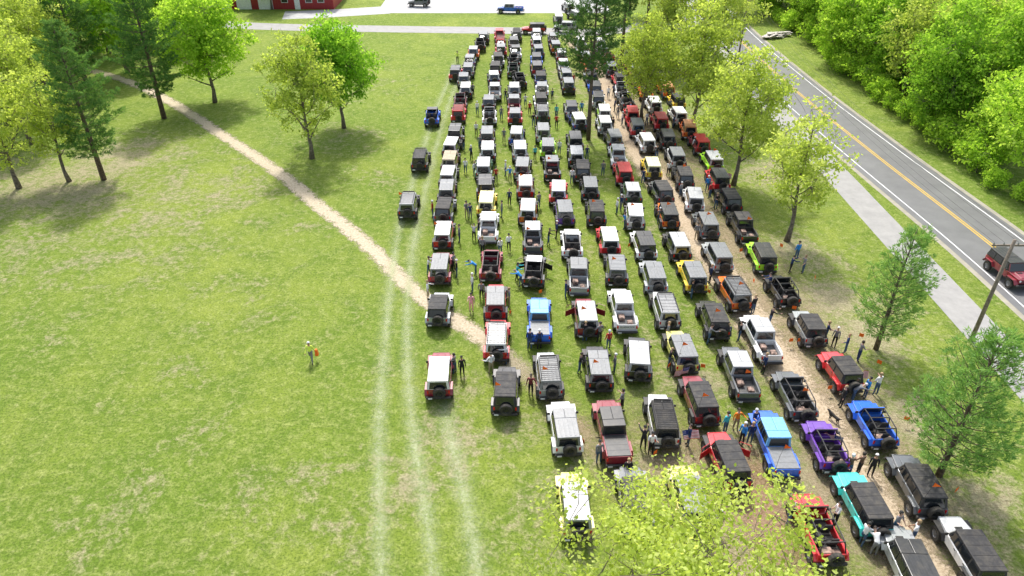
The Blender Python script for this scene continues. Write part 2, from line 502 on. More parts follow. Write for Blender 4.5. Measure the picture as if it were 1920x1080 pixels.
for (x,y,k,p,t,fl) in WORLD_V:
    o=place_vehicle(x,y,k,p,t,rot=rad(rng.gauss(0,2.2)),parts=(y<76),doors='d' in fl,ant=(('a' in fl) or rng.random()<.25) and y<76,fend=True if 'f' in fl else None)
    if 't' in fl:
        cu=bpy.data.curves.new('tg','FONT'); cu.body='GLADIATOR'; cu.size=.2; cu.extrude=.004; cu.align_x='CENTER'
        to=link(bpy.data.objects.new('tmp',cu)); bpy.context.view_layer.update()
        me=bpy.data.meshes.new_from_object(to.evaluated_get(bpy.context.evaluated_depsgraph_get())); bpy.data.objects.remove(to)
        me.materials.clear(); me.materials.append(M['text'])
        for c in o.children:
            if c.name.startswith('tailgate'):
                q=new_obj('tailgate_lettering',me,c,(0,-3.118,.95)); q.rotation_euler=(rad(90),0,0)
for (u,v,k,p,t,r,w) in [(1000,53,'4h','red','bh',90,'on the access road'),(1047,35,'4h','white','wh',0,'on the far lawn'),(1060,50,'4h','silver','sh',80,'on the access road'),
   (957,15,'ph','blue','sh',85,'on the concrete lot'),(1065,12,'4h','silver','wh',10,'on the concrete lot'),(785,3,'4h','grey','gh',85,'on the concrete lot'),(1078,28,'4h','black','sh',20,'by the concrete lot')]:
    x,y=G(u,v,1); place_vehicle(x,y,k,p,t,rad(r),False,where=w,group=None)
x,y=G(1893,503,1); place_vehicle(x,y,'4h','maroon','bh',rad(184),True,where='driving on asphalt',group=None)
# ---------------------------------------------------------------- ground
dryb=[(200,430,16,.5),(120,350,11,.85),(60,420,7,.55),(330,380,8,.6),(420,360,7,.6),(640,255,6,.5),(230,300,9,.8),(600,880,2.4,.6),(400,800,1.5,.5),(500,960,3,.5),(760,900,3.5,.6),(860,850,4,.65),
(880,720,2.5,.6),(1000,800,3,.5),(1620,640,4,.9),(1560,560,5,.9),(1500,480,5,.8),(1680,780,4,.85),(1830,940,4,.8),(1500,900,5,1.0),(1400,900,5,1.0),(1450,970,4,1.0),(1100,870,3,.6),(1720,620,3,.6),(1450,330,6,.7),
(1200,230,10,.8),(1150,150,12,.8),(700,330,4,.4),(620,180,6,.4),(1050,1000,5,.4),(250,480,8,.45),(800,420,2,.4),(1040,330,9,.35),(1100,480,7,.35),(1300,700,6,.6),(1240,880,5,.6),(1700,1000,5,.9),(1600,760,5,.9),
(1300,450,6,.6),(1400,620,5,.6),(700,150,8,.35),(560,430,4,.4),(120,620,4,.35),(300,900,3,.4),(150,1000,3,.4),(600,600,3,.3),(1280,300,6,.7),(1380,250,5,.6),(380,330,7,.5),(60,330,8,.7),(100,500,7,.42),(680,720,2,.4),(640,1000,3,.5),(430,560,5,.33),(320,700,4,.33)]
DB=[(*G(u,v),r,a) for (u,v,r,a) in dryb]
def ground():
    xs=list(np.arange(-90,100.1,1.25)); ys=list(np.arange(8,180.1,1.25))
    ext=[3,8,20,50,120,300,800]
    xs=[xs[0]-e for e in ext[::-1]]+xs+[xs[-1]+e for e in ext]; ys=[ys[0]-e for e in ext[::-1]]+ys+[ys[-1]+e for e in ext]
    X,Y=np.meshgrid(xs,ys); nx=len(xs); ny=len(ys)
    co=np.stack([X.ravel(),Y.ravel(),np.zeros(X.size)],1)
    i=np.arange(nx*ny).reshape(ny,nx)
    f=np.stack([i[:-1,:-1].ravel(),i[:-1,1:].ravel(),i[1:,1:].ravel(),i[1:,:-1].ravel()],1)
    me=bpy.data.meshes.new('ground'); me.from_pydata(co.tolist(),[],f.tolist())
    d=np.zeros(X.size)
    for (x,y,r,a) in DB: d=np.maximum(d,a*np.exp(-((co[:,0]-x)**2+(co[:,1]-y)**2)/(2*(r*.75)**2)))
    at=me.attributes.new('dry','FLOAT','POINT'); at.data.foreach_set('value',d.astype(np.float32))
    return me
m,nt,b=base_mat('grass_field')
g=N(nt,'ShaderNodeNewGeometry'); pos=g.outputs['Position']
n1=noi(nt,pos,.05,3,.6); n2=noi(nt,pos,.28,6,.72,.5); n3=noi(nt,pos,1.6,6,.8,.3); n4=noi(nt,pos,6.0,4,.85)
col=mixc(nt,mrange(nt,n1,.38,.62),(.185,.275,.035),(.30,.365,.06))
col=mixc(nt,mrange(nt,n2,.40,.60,0,.75),col,(.125,.21,.024))
col=mixc(nt,mrange(nt,n3,.46,.64,0,.75),col,(.42,.455,.15))
col=mixc(nt,mrange(nt,n4,.38,.56,.8,0),col,(.075,.125,.016))
at=N(nt,'ShaderNodeAttribute',attribute_name='dry')
s=mth(nt,'ADD',at.outputs['Fac'],mth(nt,'MULTIPLY',mth(nt,'SUBTRACT',n2,.5),2.1))
s=mth(nt,'ADD',s,mth(nt,'MULTIPLY',mth(nt,'SUBTRACT',n3,.5),2.2))
dm=mrange(nt,s,.26,1.05,0,.85,True)
dirt=mixc(nt,mrange(nt,n4,.35,.65),(.24,.19,.11),(.56,.49,.34))
col=mixc(nt,dm,col,dirt)
nt.links.new(col,b.inputs['Base Color']); b.inputs['Roughness'].default_value=.95; b.inputs['Specular IOR Level'].default_value=.15
bp=N(nt,'ShaderNodeBump',i_Strength=.9,i_Distance=.15); nt.links.new(mth(nt,'ADD',n4,n3),bp.inputs['Height']); nt.links.new(bp.outputs[0],b.inputs['Normal'])
GRASS=m
gm=ground(); gm.materials.append(GRASS); go=new_obj('ground',gm); go["kind"]="structure"; go["label"]="mown grass field with dry sandy patches"; go["category"]="ground"
def smooth_pts(pts,step=1.5):
    P=[np.array(p,float) for p in pts]; P=[2*P[0]-P[1]]+P+[2*P[-1]-P[-2]]; out=[]
    for i in range(1,len(P)-2):
        n=max(2,int(np.linalg.norm(P[i+1]-P[i])/step))
        for k in range(n):
            t=k/n; out.append(.5*((2*P[i])+(-P[i-1]+P[i+1])*t+(2*P[i-1]-5*P[i]+4*P[i+1]-P[i+2])*t*t+(-P[i-1]+3*P[i]-3*P[i+1]+P[i+2])*t**3))
    out.append(P[-2]); return out
def ribbon(name,pts,w,z,mat,off=0.0,label=None,cat=None,w1=None,smooth=True):
    pp=smooth_pts(pts) if smooth else [np.array(p,float) for p in pts]; bm=bmesh.new(); uv=bm.loops.layers.uv.new('UVMap'); L=0; prev=None
    TOT=sum(np.linalg.norm(b_-a_) for a_,b_ in zip(pp,pp[1:]))
    for i,p in enumerate(pp):
        d=pp[min(i+1,len(pp)-1)]-pp[max(i-1,0)]; d/=np.linalg.norm(d); nrm=np.array((-d[1],d[0]))
        ww=w if w1 is None else w+(w1-w)*i/(len(pp)-1)
        if i: L+=np.linalg.norm(p-pp[i-1])
        E=min(L,TOT-L)   # distance to the nearer end
        c=p-nrm*off
        vs=[bm.verts.new((*(c+nrm*ww/2*t),z)) for t in (1,0,-1)]
        if prev:
            for k in range(2):
                f=bm.faces.new((prev[0][k],prev[0][k+1],vs[k+1],vs[k]))
                for lp,uvv in zip(f.loops,((k/2,prev[1]),((k+1)/2,prev[1]),((k+1)/2,E),(k/2,E))): lp[uv].uv=uvv
        prev=(vs,E)
    for f in bm.faces:
        f.normal_update()
        if f.normal.z<0: f.normal_flip()
    me=bpy.data.meshes.new(name); bm.to_mesh(me); bm.free(); me.materials.append(mat)
    o=new_obj(name,me); o["kind"]="structure"
    if label: o["label"]=label; o["category"]=cat
    return o
def soft_mat(name,ca,cb,edge,amax,nk=.8,nscale=1.2,fd=.12):
    m,nt,b=base_mat(name); g=N(nt,'ShaderNodeNewGeometry'); pos=g.outputs['Position']
    uvn=N(nt,'ShaderNodeUVMap'); sp=N(nt,'ShaderNodeSeparateXYZ'); nt.links.new(uvn.outputs[0],sp.inputs[0])
    d=mth(nt,'SUBTRACT',1.0,mth(nt,'ABSOLUTE',mth(nt,'SUBTRACT',mth(nt,'MULTIPLY',sp.outputs[0],2),1)))
    n=noi(nt,pos,nscale,4,.75); nf=noi(nt,pos,5,4,.8)
    s=mth(nt,'ADD',d,mth(nt,'MULTIPLY',mth(nt,'SUBTRACT',n,.5),nk*1.6)); s=mth(nt,'ADD',s,mth(nt,'MULTIPLY',mth(nt,'SUBTRACT',nf,.5),nk*1.2))
    fade=mth(nt,'MULTIPLY',mrange(nt,d,0,fd),mrange(nt,sp.outputs[1],0,9))
    a=mth(nt,'MULTIPLY',mrange(nt,s,.05,edge,0,amax,True),fade)
    nt.links.new(mixc(nt,mrange(nt,nf,.35,.65),ca,cb),b.inputs['Base Color']); nt.links.new(a,b.inputs['Alpha'])
    b.inputs['Roughness'].default_value=.95; b.inputs['Specular IOR Level'].default_value=.1
    return m
DIRT=soft_mat('dirt_path',(.38,.31,.21),(.60,.52,.39),.7,.95,1.1,1.0,.3)
DIRT2=soft_mat('worn_dirt',(.34,.26,.17),(.58,.48,.35),.6,.95,.8,.7,.2)
DIRT3=soft_mat('worn_soil',(.25,.18,.11),(.48,.39,.27),1.3,.7,1.3,.6,.5)
LITTER=soft_mat('leaf_litter',(.18,.10,.06),(.42,.30,.19),.7,.9,1.1,.9,.4)
TRK=soft_mat('tyre_track_grass',(.34,.40,.18),(.56,.60,.38),1.6,.62,1.0,.6,.9)
px=lambda L:[G(u,v) for (u,v) in L]
ribbon('dirt_path',px([(120,120),(200,140),(265,163),(340,203),(430,262),(520,322),(600,388),(680,452),(750,520),(810,572),(870,610),(930,655),(985,700),(1040,750)]),2.4,.012,DIRT,label='pale sandy footpath worn across the grass',cat='path')
ribbon('dirt_path',px([(900,630),(960,680),(1010,722),(1080,790),(1140,880),(1200,1000)]),3.4,.010,DIRT3,label='faint continuation of the sandy footpath',cat='path')
ribbon('dirt_track',px([(1060,60),(1110,120),(1150,190),(1190,275),(1262,380),(1320,460),(1385,560),(1450,660),(1520,770),(1590,880),(1680,1010),(1760,1120),(1900,1400)]),4.2,.012,DIRT2,label='worn sandy track between rows of parked cars',cat='path')
ribbon('worn_soil',px([(1130,100),(1180,190),(1250,300),(1340,420),(1430,560),(1530,720),(1620,880),(1740,1080),(1850,1350)]),14,.008,DIRT3,label='worn bare soil under the parked cars',cat='bare soil')
ribbon('worn_soil',px([(1180,700),(1260,850),(1340,1000),(1400,1120),(1500,1400)]),9,.016,DIRT3,label='worn bare soil under the parked cars',cat='bare soil')
ribbon('leaf_litter',px([(1300,770),(1360,850),(1420,930),(1480,1030),(1560,1200)]),6,.020,LITTER,label='brown fallen leaves scattered over bare soil',cat='leaf litter')
TR=[[(860,100),(850,125),(838,160),(820,200),(800,260),(772,350),(748,430),(734,520),(724,620),(714,740),(710,850),(712,970),(716,1140),(720,1500)],
[(875,100),(866,125),(855,160),(840,200),(822,260),(800,350),(780,430),(768,520),(763,620),(768,740),(780,850),(800,970),(815,1140),(830,1500)]]
for L in TR: ribbon('tyre_track',px(L),2.3,.016,TRK,label='pale flattened tyre track in the grass',cat='tyre track')
ribbon('tyre_track',px([(820,640),(840,800),(865,900),(885,1000),(900,1140),(915,1500)]),2.8,.024,TRK,label='pale flattened tyre track in the grass',cat='tyre track')
# roads
ASPH,nt,b=base_mat('asphalt'); g=N(nt,'ShaderNodeNewGeometry'); pos=g.outputs['Position']
n=noi(nt,pos,.5,5,.6); nf=noi(nt,pos,25,3,.8)
c=mixc(nt,mrange(nt,n,.3,.7),(.10,.10,.103),(.15,.15,.15)); c=mixc(nt,mrange(nt,nf,.3,.7,0,.4),c,(.22,.22,.22))
nt.links.new(c,b.inputs['Base Color']); b.inputs['Roughness'].default_value=.5
def conc(name,a_,b_):
    m,nt,b=base_mat(name); g=N(nt,'ShaderNodeNewGeometry'); n=noi(nt,g.outputs['Position'],.8,6,.7); nt.links.new(mixc(nt,mrange(nt,n,.3,.7),a_,b_),b.inputs['Base Color']); b.inputs['Roughness'].default_value=.85; return m
WALK=conc('path_asphalt',(.26,.255,.245),(.35,.34,.325)); LOT=conc('lot_concrete',(.33,.33,.33),(.46,.46,.45)); SHO=conc('gravel_shoulder',(.25,.23,.18),(.38,.35,.28))
YEL=conc('yellow_line_paint',(.6,.38,.03),(.7,.45,.05)); WHT=conc('white_line_paint',(.6,.6,.6),(.75,.75,.75))
RC=[(46.0,15),(45.6,30),(45.1,45),(44.5,59),(42.8,80),(41.3,105),(40.8,138),(42.5,175),(48,230),(60,320)]
ribbon('road_shoulder',RC,9.4,.006,SHO,label='gravel road shoulder',cat='road shoulder')
ribbon('asphalt_road',RC,8.4,.014,ASPH,label='two-lane asphalt road beside the field',cat='road')
for o,mt,w in ((-.14,YEL,.12),(.14,YEL,.12),(-3.45,WHT,.13),(3.45,WHT,.13),):
    ribbon('road_marking',RC,w,.020,mt,off=o,label='painted road line',cat='road marking')
ribbon('paved_path',[(36.3,10),(36.3,40),(36.2,64),(36.1,77),(35.7,100),(35.4,125),(35,150)],3.2,.014,WALK,label='paved grey walking path beside the road',cat='path')
ribbon('access_road',[G(u,v) for u,v in ((300,38),(480,49),(700,54),(1000,58),(1120,60))]+[(26,143),(34,141),(41,139)],5.0,.018,WALK,label='grey access road at the end of the field',cat='road')
lx0,ly=G(700,32); lx1,_=G(1110,26)
ribbon('parking_lot',[(lx0,164),(0,164),(lx1+4,164)],21,.010,LOT,label='pale concrete parking lot',cat='parking lot',smooth=False)
for i in range(12):
    x=lx0+3+i*2.9; ribbon('parking_bay_marking',[(x,159.5),(x,164)],.14,.016,WHT,label='painted parking bay line',cat='parking bay line',smooth=False)
ribbon('driveway',[(-46,151.5),(-38,153),(lx0+2,156.5)],7,.014,LOT,label='concrete driveway by the red building',cat='driveway')
# ---------------------------------------------------------------- building
def building():
    root=new_obj('red_building',None,None,(-49,163,0)); tag(root,'long red metal-sided building with white trim and doors','building')
    RED=simple('red_siding',(.32,.025,.03),.6); WT=simple('white_trim',(.75,.75,.75),.6); RF=simple('grey_metal_roof',(.35,.36,.38),.5)
    bm=bmesh.new(); box(bm,-14,12,-6,6,0,4.2)
    for i in range(52): box(bm,-14+i*.5,-14+i*.5+.06,-6.04,-6,0.1,4.1)
    new_obj('wall',bm_mesh(bm,'wall',[RED]),root)
    bm=bmesh.new()
    hexa(bm,[(-14.6,-6.6,4.2),(12.6,-6.6,4.2),(12.6,0,7.2),(-14.6,0,7.2),(-14.6,-6.6,4.4),(12.6,-6.6,4.4),(12.6,0,7.4),(-14.6,0,7.4)])
    hexa(bm,[(-14.6,0.004,7.2),(12.6,0.004,7.2),(12.6,6.6,4.2),(-14.6,6.6,4.2),(-14.6,0.004,7.4),(12.6,0.004,7.4),(12.6,6.6,4.4),(-14.6,6.6,4.4)])
    new_obj('roof',bm_mesh(bm,'roof',[RF]),root)
    for x in (-11,-6.5,-2):
        bm=bmesh.new(); box(bm,x-1.5,x+1.5,-6.12,-6.05,0,3.2,.02)
        for z in (.8,1.6,2.4): box(bm,x-1.45,x+1.45,-6.14,-6.11,z-.03,z+.0)
        new_obj('garage_door',bm_mesh(bm,'garage_door',[WT]),root)
    bm=bmesh.new(); box(bm,4,5.1,-6.12,-6.05,0,2.1); new_obj('door',bm_mesh(bm,'door',[WT]),root)
    for x in (2,7,9.5):
        w=new_obj('window',None,root); bm=bmesh.new(); box(bm,x-.7,x+.7,-6.1,-6.05,1.3,2.4); f=new_obj('frame',bm_mesh(bm,'frame',[WT]),w)
        bm=bmesh.new(); box(bm,x-.6,x+.6,-6.13,-6.101,1.4,2.3); new_obj('pane',bm_mesh(bm,'pane',[M['glass']]),w)
building()
# ---------------------------------------------------------------- trees
def leaf_mat(name,dark,mid,light,trans=.5):
    m,nt,b=base_mat(name); nt.nodes.remove(b)
    at=N(nt,'ShaderNodeAttribute',attribute_name='tint'); oi=N(nt,'ShaderNodeObjectInfo')
    cr=N(nt,'ShaderNodeValToRGB'); e=cr.color_ramp.elements; e[0].color=(*dark,1); e[1].color=(*light,1); e[1].position=1; q=e.new(.5); q.color=(*mid,1)
    s=mth(nt,'ADD',at.outputs['Fac'],mth(nt,'MULTIPLY',mth(nt,'SUBTRACT',oi.outputs['Random'],.5),.45),True)
    nt.links.new(s,cr.inputs[0])
    d=N(nt,'ShaderNodeBsdfDiffuse'); t=N(nt,'ShaderNodeBsdfTranslucent'); mx=N(nt,'ShaderNodeMixShader'); mx.inputs[0].default_value=trans
    nt.links.new(cr.outputs[0],d.inputs[0]); nt.links.new(mixc(nt,1.0,cr.outputs[0],(1.5,1.5,.8),'MULTIPLY'),t.inputs[0])
    nt.links.new(d.outputs[0],mx.inputs[1]); nt.links.new(t.outputs[0],mx.inputs[2]); nt.links.new(mx.outputs[0],nt.nodes['Material Output'].inputs[0])
    return m
LM={'spring':leaf_mat('leaf_spring',(.26,.34,.07),(.42,.51,.12),(.56,.62,.22)),
'maple':leaf_mat('leaf_maple',(.10,.24,.02),(.21,.41,.04),(.34,.54,.08)),
'bright':leaf_mat('leaf_bright',(.19,.34,.04),(.34,.52,.065),(.48,.64,.13)),
'forest':leaf_mat('leaf_forest',(.13,.27,.03),(.26,.44,.055),(.42,.58,.12)),
'pine':leaf_mat('needles',(.10,.22,.06),(.20,.36,.10),(.34,.50,.16),.35),
'pinem':leaf_mat('needles_mid',(.06,.145,.045),(.13,.25,.075),(.24,.38,.11),.3),
'pined':leaf_mat('needles_dark',(.035,.085,.032),(.075,.155,.05),(.15,.26,.075),.25)}
BARK=simple('bark_grey',(.15,.125,.10),.9,var=.5,scale=5); BARKP=simple('bark_pine',(.12,.085,.065),.9,var=.5,scale=5)
def quads_mesh(name,C,A,B,S,tint,el,mat):
    n=len(C); S=S[:,None]
    V=np.empty((n,4,3)); V[:,0]=C-A*S*el*.5; V[:,1]=C+B*S*.5; V[:,2]=C+A*S*el*.5; V[:,3]=C-B*S*.5
    me=bpy.data.meshes.new(name); f=np.arange(n*4).reshape(n,4)
    me.from_pydata(V.reshape(-1,3).tolist(),[],f.tolist())
    a=me.attributes.new('tint','FLOAT','FACE'); a.data.foreach_set('value',np.clip(tint,0,1).astype(np.float32)); me.materials.append(mat); return me
def unit(a): return a/np.linalg.norm(a,axis=1,keepdims=True)
def decid(seed,H,R,z0,nl,nc,nleaf,ls,cr,gap,mat,lean=.02,dense_out=.45,flat=.25):
    r=np.random.default_rng(seed); bm=bmesh.new(); r0=H*.015+.03
    tp=[np.array([0,0,-.1])]; n=8
    for i in range(1,n+1): tp.append(np.array([math.sin(i*.9+seed)*H*.012+lean*i*H/n*.3,math.cos(i*1.1+seed)*H*.012,H*.86*i/n]))
    tr=[r0*(1-.88*(i/n)**.8) for i in range(n+1)]; tr[0]=r0*1.35
    tube(bm,tp,tr,9)
    def tpos(z):
        f=max(0,min(n-1e-6,z/(H*.86)*n)); i=int(f); return tp[i]*(1-(f-i))+tp[i+1]*(f-i), tr[i]*(1-(f-i))+tr[i+1]*(f-i)
    zc=(z0+H)/2; rz=(H-z0)/2; P=[];Rr=[]
    for i in range(nl):
        t=(i+.5)/nl; zs=z0*.75+t*(H*.8-z0*.75); s,sr=tpos(zs); az=i*2.399+r.uniform(-.3,.3)
        zt=min(H*.97,zs+H*r.uniform(.08,.25)); q=max(.08,1-((zt-zc)/rz)**2)
        rr=R*math.sqrt(q)*r.uniform(.6,.95)
        e=np.array([math.cos(az)*rr,math.sin(az)*rr,zt]); mid=(s+e)/2+np.array([0,0,-.06*rr])+r.normal(0,.04*R,3)
        pts=[]; rs=[]
        for k in range(7):
            u=k/6; p=(1-u)**2*s+2*u*(1-u)*mid+u*u*e; pts.append(p); rs.append(max(.012,sr*.5*(1-u*.92)))
            if k>1: P.append(p); Rr.append(rs[-1])
        tube(bm,pts,rs,5)
    for k in range(4,n+1): P.append(tp[k]); Rr.append(tr[k])
    P=np.array(P); ph=r.uniform(0,6.28,6); C=[]; tries=0
    while len(C)<nc and tries<nc*30:
        tries+=1
        d=r.normal(size=3); d/=np.linalg.norm(d); rho=r.random()**dense_out
        az=math.atan2(d[1],d[0]); lump=1+.15*math.sin(3*az+ph[0]+2*d[2])+.13*math.sin(5*az+ph[1]-3*d[2])+.10*math.sin(7*d[2]+ph[2])
        tz=d[2]; k=1-flat*max(0,tz)
        p=np.array([d[0]*R*lump*rho*k,d[1]*R*lump*rho*k,zc+tz*rz*rho*(.95+.08*math.sin(4*az+ph[3]))])
        if noise.noise(Vector(p)*(3.6/R)+Vector((seed,0,0)))<gap: continue
        C.append(p)
    C=np.array(C)
    for c in C:
        j=int(np.argmin(((P-c)**2).sum(1))); a=P[j]; m_=(a+c)/2+r.normal(0,.12,3)
        tube(bm,[a,m_,c],[min(.035,Rr[j]),.018,.006],3,cap=False)
    me=bm_mesh(bm,'trunk',[BARK],True)
    n_=len(C)*nleaf; K=np.repeat(C,nleaf,0); off=r.normal(0,1,(n_,3))*np.array([cr,cr,cr*.6])
    pos=K+off; A=unit(r.normal(size=(n_,3))+np.array([0,0,-.2])); B=unit(np.cross(A,r.normal(size=(n_,3))))
    ct=np.repeat(r.normal(.5,.18,len(C)),nleaf)+r.normal(0,.13,n_)+.10*(pos[:,2]-zc)/rz
    return me,quads_mesh('crown',pos,A,B,ls*r.uniform(.7,1.3,n_),ct,1.5,mat)
def pine(seed,H,R,z0,mat,gap=0,nt_=22,ws=.55,ln=.24,shape=.75,wn=6,thick=.22,upk=0,tk=.013):
    r=np.random.default_rng(seed); bm=bmesh.new(); r0=H*tk+.04
    tube(bm,[(0,0,-.1),(.05,0,H*.3),(0,.06,H*.6),(0,0,H)],[r0*1.2,r0*.85,r0*.5,.02],8)
    C=[];D=[]
    z=z0
    while z<H*.98:
        t=(z-z0)/(H-z0); L0=R*((1-t)**shape)*(min(1,.55+t*2.0))+.25
        for k in range(wn):
            if r.random()<gap: continue
            az=k*2*math.pi/wn+z*1.7+r.uniform(-.35,.35); L=L0*r.uniform(.55,1.2); up=.15+upk+.5*t+r.uniform(-.1,.15)
            dirv=np.array([math.cos(az),math.sin(az),0]); pts=[]
            for q in range(5):
                u=q/4; pts.append(np.array([0,0,z])+dirv*L*u+np.array([0,0,L*(up*u+.15*u*u-.08*math.sin(u*3))]))
            tube(bm,pts,[.045*(1-t*.6),.035,.025,.016,.008],4,cap=False)
            m_=max(3,int(L*2.6)); side=np.array([-dirv[1],dirv[0],0])
            for j in range(m_):
                u=.28+.72*(j+.5)/m_; b_=np.array([0,0,z])+dirv*L*u+np.array([0,0,L*(up*u+.15*u*u)])
                sp=(1-u)*L*.5+.2
                for sd in (-1,0,1):
                    if r.random()<.1: continue
                    c=b_+side*sd*sp*r.uniform(.6,1.1)+dirv*r.uniform(-.1,.15)+np.array([0,0,r.uniform(-.05,.16)])
                    C.append(c); D.append(unit((dirv*.7+side*sd*.5+np.array([0,0,.6]))[None])[0])
        z+=ws*r.uniform(.8,1.2)
    me=bm_mesh(bm,'trunk',[BARKP],True); C=np.array(C);D=np.array(D); n_=len(C)*nt_
    K=np.repeat(C,nt_,0); DD=unit(np.repeat(D,nt_,0)*1.0+r.normal(0,.65,(n_,3))); B=unit(np.cross(DD,r.normal(size=(n_,3))))
    S=np.full(n_,ln*thick)*r.uniform(.8,1.3,n_); pos=K+DD*ln*.5+r.normal(0,.06,(n_,3))
    ct=np.repeat(r.normal(.5,.2,len(C)),nt_)+r.normal(0,.12,n_)
    return me,quads_mesh('crown',pos,DD,B,S,ct,1/thick,mat)
T={}
T['spA']=decid(1,14,4.1,2.5,18,260,28,.20,.36,-.04,LM['spring'])
T['spB']=decid(2,13,3.4,3.0,16,180,26,.19,.36,0,LM['spring'],.05)
T['spC']=decid(5,14,4.5,3.0,18,320,30,.20,.40,-.1,LM['spring'])
T['map']=decid(3,14,4.7,2.8,18,450,34,.23,.42,-.2,LM['maple'])
T['bri']=decid(4,15,5.2,2.5,18,450,34,.24,.46,-.16,LM['bright'])
T['foA']=decid(6,16,4.8,1.0,14,380,30,.28,.52,-.15,LM['forest'])
T['foB']=decid(7,14.5,4.5,.8,14,350,30,.28,.5,-.12,LM['bright'])
T['foC']=decid(8,17,4.7,1.2,14,370,30,.27,.5,-.15,LM['forest'])
T['bush']=decid(9,4.0,2.3,.3,8,110,26,.22,.34,-.15,LM['bright'])
T['piA']=pine(11,17,4.6,3.0,LM['pinem'],.12,nt_=11,ws=.75,ln=.36,wn=6)
T['piB']=pine(12,20,4.5,7.0,LM['pined'],.2,nt_=11,ws=.75,ln=.36,tk=.009)
T['piY']=pine(13,10.2,3.0,1.4,LM['pine'],.08,nt_=12,ws=.6,ln=.26,wn=6,thick=.2,upk=.22)
T['piZ']=pine(14,10.4,4.0,1.3,LM['pine'],.06,nt_=12,ws=.58,ln=.28,wn=6,thick=.19,upk=.2)
T['near']=decid(21,12.2,6.9,4.6,26,560,42,.135,.38,-.02,LM['spring'],dense_out=.5,flat=.1)
TL={'spA':'tall tree with sparse yellow-green spring leaves','spB':'slender tree with thin pale spring leaves','spC':'rounded tree with pale yellow-green spring leaves','map':'round leafy green maple tree','bri':'full bright green leafy tree','bush':'low bright green leafy bush',
'foA':'dense green woodland tree','foB':'bright green woodland edge tree','foC':'tall green woodland tree','piA':'green pine tree with spreading branches','piB':'tall dark pine with bare lower trunk','piY':'young bushy green pine tree','piZ':'young broad green pine tree','near':'tree top with fresh yellow-green leaves'}
def tree(kind,x,y,sc=1.0,rot=None,where='standing on grass',group='trees around the field',scz=None):
    tm,cm=T[kind]; nm='pine_tree' if kind[:2]=='pi' else 'bush' if kind=='bush' else 'tree'
    r=new_obj(nm,None,None,(x,y,0),rng.uniform(0,6.28) if rot is None else rot); r.scale=(sc,sc,scz or sc)
    new_obj('trunk' if nm!='bush' else 'branches',tm,r); new_obj('crown',cm,r); tag(r,TL[kind]+' '+where,{'pine_tree':'pine tree','bush':'bush','tree':'tree'}[nm],group)
for (k,u,v,s) in [('map',645,240,1.0),('spA',585,297,1.08),('bri',403,192,1.08),('piA',308,222,1.1),('piA',195,337,.98),('spB',130,340,.95),('spA',36,353,1.05),
 ('spB',1475,452,1.05),('spC',1375,347,1.05),('spC',1298,245,1.12),('spC',1203,228,.98),('piB',1103,262,1.08),('piB',1165,120,1.15),('piB',1130,95,1.1),('piB',1210,80,1.15),('spC',1340,130,1.2),
 ('piY',1642,655,1.0),('piZ',1760,892,1.0),('spC',20,235,1.15),('spC',95,190,1.1),('piA',165,165,1.1),('bri',240,135,1.15),('piB',60,110,1.1),('bri',150,80,1.15),('bri',300,75,1.1),('map',380,85,1.1),('bri',20,130,1.15),
 ('bri',510,18,.85),('map',590,10,.7),('spC',1255,40,1.1),('bri',1390,25,1.0),('spC',1180,30,1.1),('spA',1250,130,1.1),('bri',-40,260,1.1),('bri',100,130,1.15),('bri',205,100,1.1),('foB',270,50,1.1),('bri',-20,90,1.2),('foB',345,45,1.1),('bri',60,65,1.15),('bri',-30,180,1.15),('spC',60,270,1.0)]:
    x,y=G(u,v); tree(k,x,y,s)
tree('near',7.1,16.7,1.0,0.4,'beside parked cars',None)
yy=57.0
while yy<172:
    xx=54.2+rng.uniform(-1.2,1.6); first=True
    while xx<yy*.69+6:
        k=rng.choice(['foA','foB','foC','foA','foB','piA','bri','spC']) if not first else rng.choice(['foB','foA','bri','foC','spC','bri'])
        tree(k,xx+rng.uniform(-1.3,1.3),yy+rng.uniform(-1.6,1.6),rng.uniform(.78,1.15),where='beside the road',group='woodland trees beside the road')
        xx+=6.9; first=False
    for q in (0,3.4):
        if rng.random()<.8: tree('bush',51.8+rng.uniform(-.6,1.2),yy+q+rng.uniform(-1,1),rng.uniform(.5,1.1),where='at the woodland edge',group='bushes at the woodland edge')
    yy+=6.8
